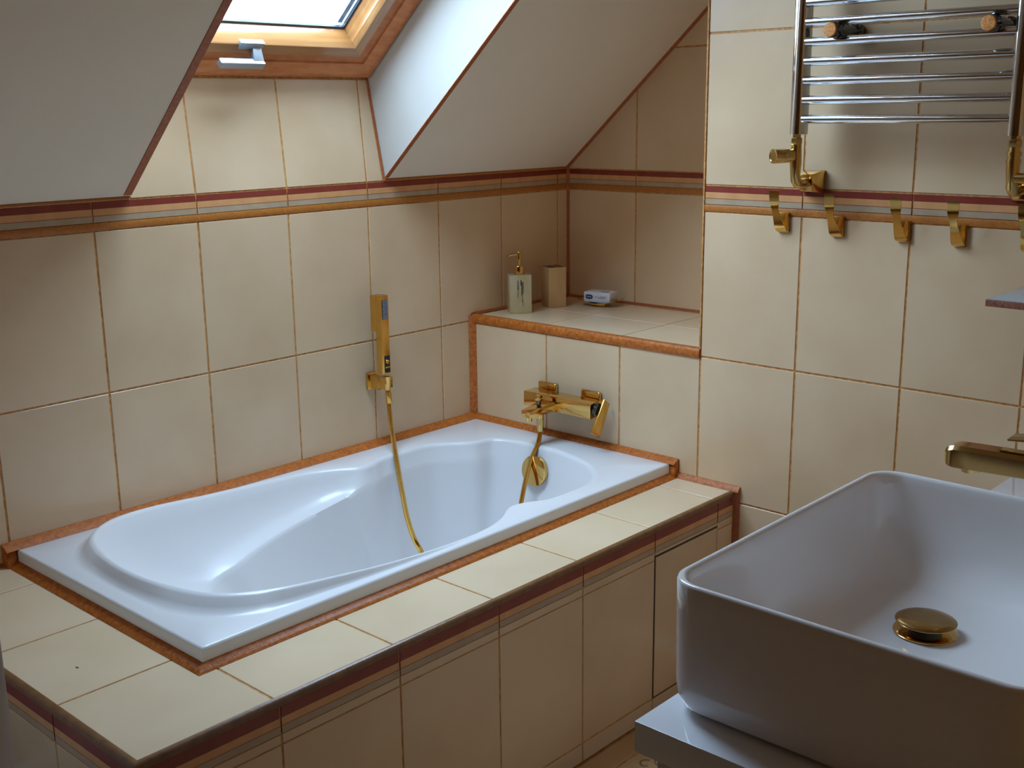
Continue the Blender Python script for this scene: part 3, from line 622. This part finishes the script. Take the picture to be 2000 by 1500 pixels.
for u, z, dx, dz in ((-.008, .082, .0016, .013), (-.0085, .058, .0007, .012), (.001, .088, .0022, .008), (.0035, .080, .0018, .010), (.007, .074, .0011, .017), (.003, .064, .0018, .012), (.0045, .045, .0009, .012), (.006, .030, .0006, .008)): onface(u, z, dx, dz)
lathe('pump_collar', [(0, .0150), (.002, .0155), (.004, .0135), (.022, .0135), (.024, .0125)], (c1[0], c1[1], ZL+.110), Z, 'gold', dp)
lathe('pump_stem', [(0, .0045), (.022, .0045)], (c1[0], c1[1], ZL+.133), Z, 'gold', dp, n=14)
lathe('pump_head', [(0, .0065), (.022, .0060), (.024, .005)], (c1[0], c1[1], ZL+.150), Z, 'gold', dp, n=16)
q = Vector((-math.cos(math.radians(48)), math.sin(math.radians(48)), 0))
tube('pump_nozzle', [Vector((c1[0], c1[1], ZL+.168)), Vector((c1[0], c1[1], ZL+.166))+q*.018, Vector((c1[0], c1[1], ZL+.163))+q*.030, Vector((c1[0], c1[1], ZL+.157))+q*.034], .0032, 'gold', dp, n=10)
c2 = (.2580, -.0870); a2 = math.radians(-25)
cu = empty('toothbrush_cup', (c2[0], c2[1], ZL), 'empty square gold-beige toothbrush cup standing in the ledge corner', 'cup')
rotated_box('cup_body', c2, .056, .056, ZL, ZL+.118, a2, 'gold_wood', cu, bevel=.002)
rotated_box('cup_hollow_shade', c2, .049, .049, ZL+.1176, ZL+.1184, a2, 'black', cu, bevel=0)  # black sheet on the solid body paints the shaded hollow
rotated_box('cup_divider', c2, .006, .049, ZL+.1185, ZL+.1195, a2, 'gold', cu, bevel=.0003)
c3 = (.352, -.190); a3 = math.radians(-80)
di = empty('soap_dish', (c3[0], c3[1], ZL), 'curved gold soap dish at the back of the tiled ledge under the wrapped soap', 'soap dish')
def dish():
    ca, sa = math.cos(a3), math.sin(a3); vs = []; fs = []; nx, ny = 14, 5
    for top in (0, 1):
        for i in range(nx+1):
            u = i/nx*2-1
            for j in range(ny+1):
                v = j/ny*2-1; x = u*.060; y = v*.036*(1-.12*u*u); z = ZL+.006+.012*u*u+.0025*v*v+(.0022 if top else 0)
                vs.append((c3[0]+ca*x-sa*y, c3[1]+sa*x+ca*y, z))
    N = (nx+1)*(ny+1); id_ = lambda t, i, j: t*N+i*(ny+1)+j
    for i in range(nx):
        for j in range(ny): fs += [(id_(0, i, j), id_(0, i, j+1), id_(0, i+1, j+1), id_(0, i+1, j)), (id_(1, i, j), id_(1, i+1, j), id_(1, i+1, j+1), id_(1, i, j+1))]
    for i in range(nx): fs += [(id_(0, i, 0), id_(0, i+1, 0), id_(1, i+1, 0), id_(1, i, 0)), (id_(0, i, ny), id_(1, i, ny), id_(1, i+1, ny), id_(0, i+1, ny))]
    for j in range(ny): fs += [(id_(0, 0, j), id_(1, 0, j), id_(1, 0, j+1), id_(0, 0, j+1)), (id_(0, nx, j), id_(0, nx, j+1), id_(1, nx, j+1), id_(1, nx, j))]
    mk('dish_plate', vs, fs, 'gold', di, smooth=True, sharp=50)
    rotated_box('dish_foot', c3, .045, .035, ZL, ZL+.008, a3, 'gold', di, bevel=.001)
dish()
sp_ = empty('wrapped_soap', (c3[0], c3[1], ZL+.010), 'white wrapped bar of soap with a dark blue oval logo lying on the gold dish', 'soap')
zs = ZL+.0115
rotated_box('wrapper', c3, .088, .050, zs, zs+.031, a3, 'paper_white', sp_, bevel=.004, seg=2)
def capsule(name, u0, u1, z0, z1, m, face=-.0254, e=.0006, par=None, top=False, n=8):
    ca, sa = math.cos(a3), math.sin(a3); pts = []; r = (z1-z0)/2; zc = (z0+z1)/2
    for i in range(n+1): t = math.pi/2+math.pi*i/n; pts.append((u0+r+math.cos(t)*r, zc+math.sin(t)*r))
    for i in range(n+1): t = -math.pi/2+math.pi*i/n; pts.append((u1-r+math.cos(t)*r, zc+math.sin(t)*r))
    vs = []
    for k in (0, e):
        for u, zz in pts:
            if top: y = zz; vs.append((c3[0]+ca*u-sa*y, c3[1]+sa*u+ca*y, zs+.031+k))
            else: vs.append((c3[0]+ca*u-sa*(face-k), c3[1]+sa*u+ca*(face-k), zs+zz))
    K = len(pts); fs = [tuple(range(K)), tuple(range(K, 2*K))[::-1]]+[(i, (i+1) % K, K+(i+1) % K, K+i) for i in range(K)]
    return mk(name, vs, fs, m, par or sp_)
lgo = capsule('logo', -.037, -.013, .010, .023, 'logo_blue'); 
for i, u in enumerate((-.033, -.0285, -.0245, -.0205)): capsule('lettering', u, u+.0028, .0145, .0190, 'paper_white', -.0261, .0004, lgo, n=4)
capsule('print_line', -.006, .004, .0165, .018, 'grey_print'); capsule('print_line', .006, .030, .0140, .0165, 'grey_print'); capsule('print_line', .012, .032, .019, .0203, 'grey_print')
capsule('print_line', .004, .034, -.012, -.004, 'logo_blue', top=True)
# ------------------------------------------------------------------ towel radiator
ra = empty('towel_radiator', (-.085, -1.28, .529), 'chrome ladder towel radiator with gold valves on the right tiled wall', 'towel radiator')
def dprofile(y):
    prof = [(-.068, -.0135), (-.093, -.0135), (-.0965, -.0128), (-.0995, -.0100), (-.1005, -.0078), (-.1012, 0), (-.1005, .0078), (-.0995, .0100), (-.0965, .0128), (-.093, .0135), (-.068, .0135)]
    sweep('upright', [Vector((a, b, 0)) for a, b in prof], [(0, y, .529), (0, y, 1.235)], 'chrome', ra, sharp=25)
yl, yr = -1.0555, -1.502
dprofile(yl); dprofile(yr)
zb_ = [.5597+.0386*i for i in range(7)]+[.5597+.0386*i for i in (9, 10, 11, 12, 14.5, 15.5, 16.5)]
for z in zb_: tube('crossbar', [(-.089, yl-.012, z), (-.089, yr+.012, z)], .0092, 'chrome', ra, n=16)
for y, z in ((-1.137, .7335), (-1.449, .7290), (-1.137, 1.098), (-1.449, 1.098)):
    f = lathe('wall_fixing', [(0, .0165), (.02, .0165), (.022, .0125), (.06, .0125), (.062, .0155), (.118, .0155), (.120, .0145)], (-.001, y, z), -X, 'dark_chrome', ra, n=24)
    lathe('cap', [(0, .0142), (.003, .0142), (.005, .0125), (.0055, .001)], (-.120, y, z), -X, 'orange_cap', f, n=24)
def valve(y, knob):
    v = lathe('valve', [(0, .0105), (.004, .0125), (.014, .0125), (.016, .0095), (.022, .0095)][::1], (-.088, y, .5285-.022), Z, 'brass', ra, n=6)
    tube('valve_body', [(-.088, y, .510), (-.088, y, .470), (-.088, y, .447), (-.085, y, .434), (-.077, y, .4275), (-.066, y, .4265), (-.018, y, .4270)], .0105, 'brass', v, n=16, rad=[.0105, .0125, .0105, .0108, .0108, .0105, .0098])
    if knob:
        lathe('valve_knob', [(0, .008), (.008, .008), (.010, .0135), (.022, .0145), (.054, .0158), (.056, .0150), (.0565, .0125), (.0555, .0115), (.0555, .001)], (-.088, y, .4855), Vector((-.89, .46, 0)), 'brass', v, n=28)
    else:
        for z in (.492, .478): lathe('ring', [(0, .0135), (.008, .0135)], (-.088, y, z), Z, 'brass', v, n=16)
        lathe('lock_cap', [(0, .010), (.024, .010), (.026, .008)], (-.088, y, .452), -Y, 'brass', v, n=16)
    a, b = .0245, .0115
    vs = [(-.0006, y-a, .4272-a), (-.0006, y+a, .4272-a), (-.0006, y+a, .4272+a), (-.0006, y-a, .4272+a), (-.010, y-a, .4272-a), (-.010, y+a, .4272-a), (-.010, y+a, .4272+a), (-.010, y-a, .4272+a), (-.040, y-b*1.2, .4272-b*1.5), (-.040, y+b*1.2, .4272-b*1.5), (-.040, y+b*1.2, .4272+b*1.5), (-.040, y-b*1.2, .4272+b*1.5)]
    mk('pipe_cover', vs, [(3, 2, 1, 0), (0, 1, 5, 4), (1, 2, 6, 5), (2, 3, 7, 6), (3, 0, 4, 7), (4, 5, 9, 8), (5, 6, 10, 9), (6, 7, 11, 10), (7, 4, 8, 11), (8, 9, 10, 11)], 'gold', v, bevel=.0008)
valve(yl+.0005, True); valve(yr, False)
# ------------------------------------------------------------------ hooks
HL = ['gold coat hook on the striped band, nearest to the niche', 'gold coat hook directly beneath the left radiator valve', 'gold coat hook beside a tile joint, third from the niche', 'gold coat hook, fourth from the niche and last one wholly in view', 'gold coat hook cut off by the right edge of the photo']
def make_hook(y, zt):
    h = empty('coat_hook', (0, y, zt-.09), cat='hook', group='gold coat hooks in a row on the striped band')
    box('back_plate', (-.007, y-.0155, zt-.094), (-.0002, y+.0125, zt-.050), 'satin_gold', h, bevel=.001)
    P = [(-.006, zt-.0915, .0130), (-.014, zt-.085, .0120), (-.024, zt-.072, .0098), (-.033, zt-.057, .0076), (-.039, zt-.044, .0068), (-.043, zt-.033, .0085), (-.0455, zt-.023, .0110), (-.047, zt-.011, .0117), (-.0475, zt, .0116)]
    c = catmull([(a, w, b) for a, b, w in P], 4); vs = []; fs = []
    n = len(c)
    for i, p in enumerate(c):
        t = (c[min(i+1, n-1)]-c[max(i-1, 0)]); t = Vector((t.x, 0, t.z)).normalized(); nn = Vector((-t.z, 0, t.x)); tw = .35*math.sin(math.pi*min(1, i/(n*.8)))
        for e in (-.0010, .0010):
            for sx in (-1, 1):
                vs.append(Vector((p.x, y+sx*p.y*math.cos(tw), p.z))+nn*(e+sx*p.y*math.sin(tw)))
    for i in range(n-1):
        a = i*4; b = a+4
        fs += [(a, a+1, b+1, b), (a+3, a+2, b+2, b+3), (a+1, a+3, b+3, b+1), (a+2, a, b, b+2)]
    fs += [(0, 2, 3, 1), (n*4-4, n*4-3, n*4-1, n*4-2)]
    mk('hook_blade', vs, fs, 'gold', h, smooth=True, sharp=45)
    return h
h0 = make_hook(-.9835, .4075); h0['label'] = HL[0]
for i, (y, z) in enumerate(((-1.115, .4055), (-1.262, .4045), (-1.380, .4025), (-1.516, .402))):
    h = h0.copy(); C.objects.link(h); h.location = (0, y, z-.09+ZF); h['label'] = HL[i+1]
    for ch in h0.children: c = ch.copy(); C.objects.link(c); c.parent = h
# ------------------------------------------------------------------ vanity: cabinet, worktop, basin, tap, shelf
ZC = -.14
cb = empty('vanity_cabinet', (-.64, -1.84, FLOOR), 'white vanity cabinet carrying the worktop, lower right corner', 'cabinet')
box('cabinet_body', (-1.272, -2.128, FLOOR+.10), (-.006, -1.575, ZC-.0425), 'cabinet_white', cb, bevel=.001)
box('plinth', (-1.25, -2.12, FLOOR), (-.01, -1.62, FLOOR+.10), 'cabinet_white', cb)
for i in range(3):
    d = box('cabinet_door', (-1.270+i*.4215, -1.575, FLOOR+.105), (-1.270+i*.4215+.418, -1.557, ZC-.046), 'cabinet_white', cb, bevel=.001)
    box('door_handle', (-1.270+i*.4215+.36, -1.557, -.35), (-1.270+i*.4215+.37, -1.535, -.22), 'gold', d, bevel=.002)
tag(box('worktop', (-1.278, -2.128, ZC-.0415), (-.0055, -1.528, ZC), 'worktop', bevel=.0012), 'glossy white worktop under the rectangular basin', 'worktop')
BX0, BX1, BY0, BY1, BZ = -1.2345, -.652, -1.985, -1.5345, .035
def rr_(x0, x1, y0, y1, r, n=8):
    out = []
    for cx, cy, a in ((x1-r, y1-r, 0), (x0+r, y1-r, 90), (x0+r, y0+r, 180), (x1-r, y0+r, 270)):
        for i in range(n+1):
            t = math.radians(a+90*i/n); out.append((cx+math.cos(t)*r, cy+math.sin(t)*r))
    # add points along straights for smooth shading
    res = []
    for i in range(len(out)):
        p, q = out[i], out[(i+1) % len(out)]; res.append(p)
        if (i+1) % (n+1) == 0:
            for k in range(1, 10): res.append((p[0]+(q[0]-p[0])*k/10, p[1]+(q[1]-p[1])*k/10))
    return res
def make_basin():
    rings = []
    def add(dx, z, r, box_=None):
        if box_ is None: b = (BX0+dx, BX1-dx, BY0+dx, BY1-dx)
        else: b = box_
        rings.append([(x, y, z) for x, y in rr_(*b, r)])
    add(.026, ZC+.0008, .030); add(.016, ZC+.003, .036); add(.008, ZC+.010, .040); add(.003, ZC+.022, .044); add(.001, ZC+.04, .045); add(0, BZ-.03, .045); add(0, BZ-.004, .045); add(.0012, BZ-.0012, .044); add(.003, BZ, .043)
    add(.006, BZ, .041); add(.0085, BZ-.0015, .040); add(.0102, BZ-.005, .040)
    top = (BX0+.0102, BX1-.0102, BY0+.0102, BY1-.0102); zt = BZ-.005
    bot = (-1.155, -.735, -1.765, -1.600); zb = ZC+.030
    for t, k, r in ((.015, .08, .042), (.03, .20, .045), (.055, .36, .048), (.10, .54, .052), (.18, .70, .056), (.30, .82, .058), (.45, .90, .056), (.65, .96, .052), (.85, .99, .046), (1, 1, .04)):
        # the +Y, +X and -X sides drop steeply; the -Y side is a long ramp
        b = [top[i]+(bot[i]-top[i])*t for i in range(4)]
        rings.append([(x, y, zt+(zb-zt)*k) for x, y in rr_(*b, r)])
    rings.append([(x, y, zb-.002) for x, y in rr_(-.95, -.80, -1.735, -1.675, .029)])
    n = len(rings[0]); vs = [v for r in rings for v in r]; fs = []
    for a in range(len(rings)-1):
        for i in range(n): j = (i+1) % n; fs.append((a*n+i, a*n+j, (a+1)*n+j, (a+1)*n+i))
    fs.append(tuple(range(n))[::-1]); fs.append(tuple(range((len(rings)-1)*n, len(rings)*n)))
    bs = empty('wash_basin', ((BX0+BX1)/2, (BY0+BY1)/2, ZC), 'large white rectangular ceramic vessel basin standing on the worktop', 'basin')
    mk('basin_bowl', vs, fs, 'ceramic', bs, smooth=True, sharp=80)
    dc = (-.8695, -1.7140, zb-.002)
    dr = lathe('drain_flange', [(0, .037), (.0015, .0425), (.0026, .0425), (.0036, .041), (.0034, .028), (.003, .001)], dc, Z, 'gold', bs, n=48)
    lathe('drain_neck', [(.003, .022), (.014, .022)], dc, Z, 'black', dr, n=32)
    lathe('plug_cap', [(.0125, .024), (.0135, .030), (.0160, .0385), (.0172, .0405), (.0180, .0405), (.0186, .0395), (.0196, .030), (.0202, .018), (.0205, .001)], dc, Z, 'gold_dark_reflect', dr, n=56)
make_basin()
bt_ = empty('basin_tap', (-.86, -2.06, ZC), 'gold flat-spout basin tap reaching over the white basin', 'tap')
lathe('tap_base', [(0, .028), (.006, .028), (.008, .024), (.30, .024), (.302, .022)], (-.86, -2.06, ZC), Z, 'gold_dark_reflect', bt_, n=32)
def spoutm():
    S = []
    for y, zt, th, hw in ((-1.7215, .1475, .010, .009), (-1.7225, .1515, .018, .013), (-1.727, .1555, .0255, .0160), (-1.735, .1580, .029, .0175), (-1.76, .1590, .0290, .0180), (-1.83, .1605, .0285, .0185), (-2.06, .1660, .029, .019)):
        c = .005
        S.append([(-.86-hw, y, zt-th+c*.3), (-.86-hw, y, zt-c), (-.86-hw+c, y, zt), (-.86+hw-c, y, zt), (-.86+hw, y, zt-c), (-.86+hw, y, zt-th+c*.3), (-.86+hw-c*.4, y, zt-th), (-.86-hw+c*.4, y, zt-th)])
    n = 8; vs = [v for s in S for v in s]; fs = [tuple(range(n)), tuple(range((len(S)-1)*n, len(S)*n))[::-1]]
    for a in range(len(S)-1):
        for i in range(n): j = (i+1) % n; fs.append((a*n+i, a*n+j, (a+1)*n+j, (a+1)*n+i))
    s = mk('spout', vs, fs, 'gold_dark_reflect', bt_, smooth=True, sharp=30)
    lathe('aerator', [(0, .0115), (.007, .0125)], (-.86, -1.753, .1235), Z, 'brass', s, n=24)
    box('top_slot', (-.868, -1.835, .1592), (-.852, -1.790, .1618), 'brass', s, bevel=.0006)
spoutm()
mk('lever', [(-.878, -1.802, .1775), (-.842, -1.800, .1775), (-.842, -2.08, .205), (-.878, -2.08, .205), (-.878, -1.801, .1795), (-.842, -1.799, .1795), (-.842, -2.08, .208), (-.878, -2.08, .208)], BF, 'gold_dark_reflect', bt_, bevel=.0005)
lathe('lever_hub', [(0, .021), (.044, .021)], (-.86, -2.06, ZC+.302), Z, 'gold_dark_reflect', bt_, n=24)
sf = empty('wall_shelf', (-.125, -1.83, .235), 'grey shelf with a speckled brown edge at the right edge of the photo', 'shelf')
box('shelf_board', (-.252, CY+.002, .2385), (-.0055, -1.5345, .2500), 'shelf_top', sf, bevel=.001)
box('shelf_lipping', (-.2555, CY+.002, .2370), (-.2515, -1.5335, .2492), 'shelf_edge', sf, bevel=.001)
box('shelf_lipping', (-.2515, -1.5350, .2370), (-.0055, -1.5325, .2492), 'shelf_edge', sf, bevel=.0008)
# ------------------------------------------------------------------ white appliance at the left edge
wc = empty('white_cabinet', (-2.0, -.45, FLOOR), 'white tall cupboard edge at the far left, in front of the surround', 'cupboard')
box('cabinet_body', (-2.35, -.845, FLOOR), (-1.748, -.022, .10), 'worktop', wc, bevel=.004)
box('cabinet_door', (-2.345, -.862, FLOOR+.06), (-1.7505, -.8465, .096), 'worktop', wc, bevel=.003)
# printed scroll motif on a floor tile beside the vanity
def motif():
    fd = None
    for c, r, a0_, a1_ in (((-.500, -.990), .016, 0, 250), ((-.475, -1.012), .014, 90, 330), ((-.530, -1.005), .012, 180, 420), ((-.505, -1.03), .010, 20, 300)):
        pts = [(c[0]+math.cos(math.radians(a0_+(a1_-a0_)*i/12))*r*(1-.04*i), c[1]+math.sin(math.radians(a0_+(a1_-a0_)*i/12))*r*(1-.04*i), FLOOR+.0004) for i in range(13)]
        tube('printed_motif', pts, .0014, 'print_brown', fl, n=5, flat=(1, .3))
motif()
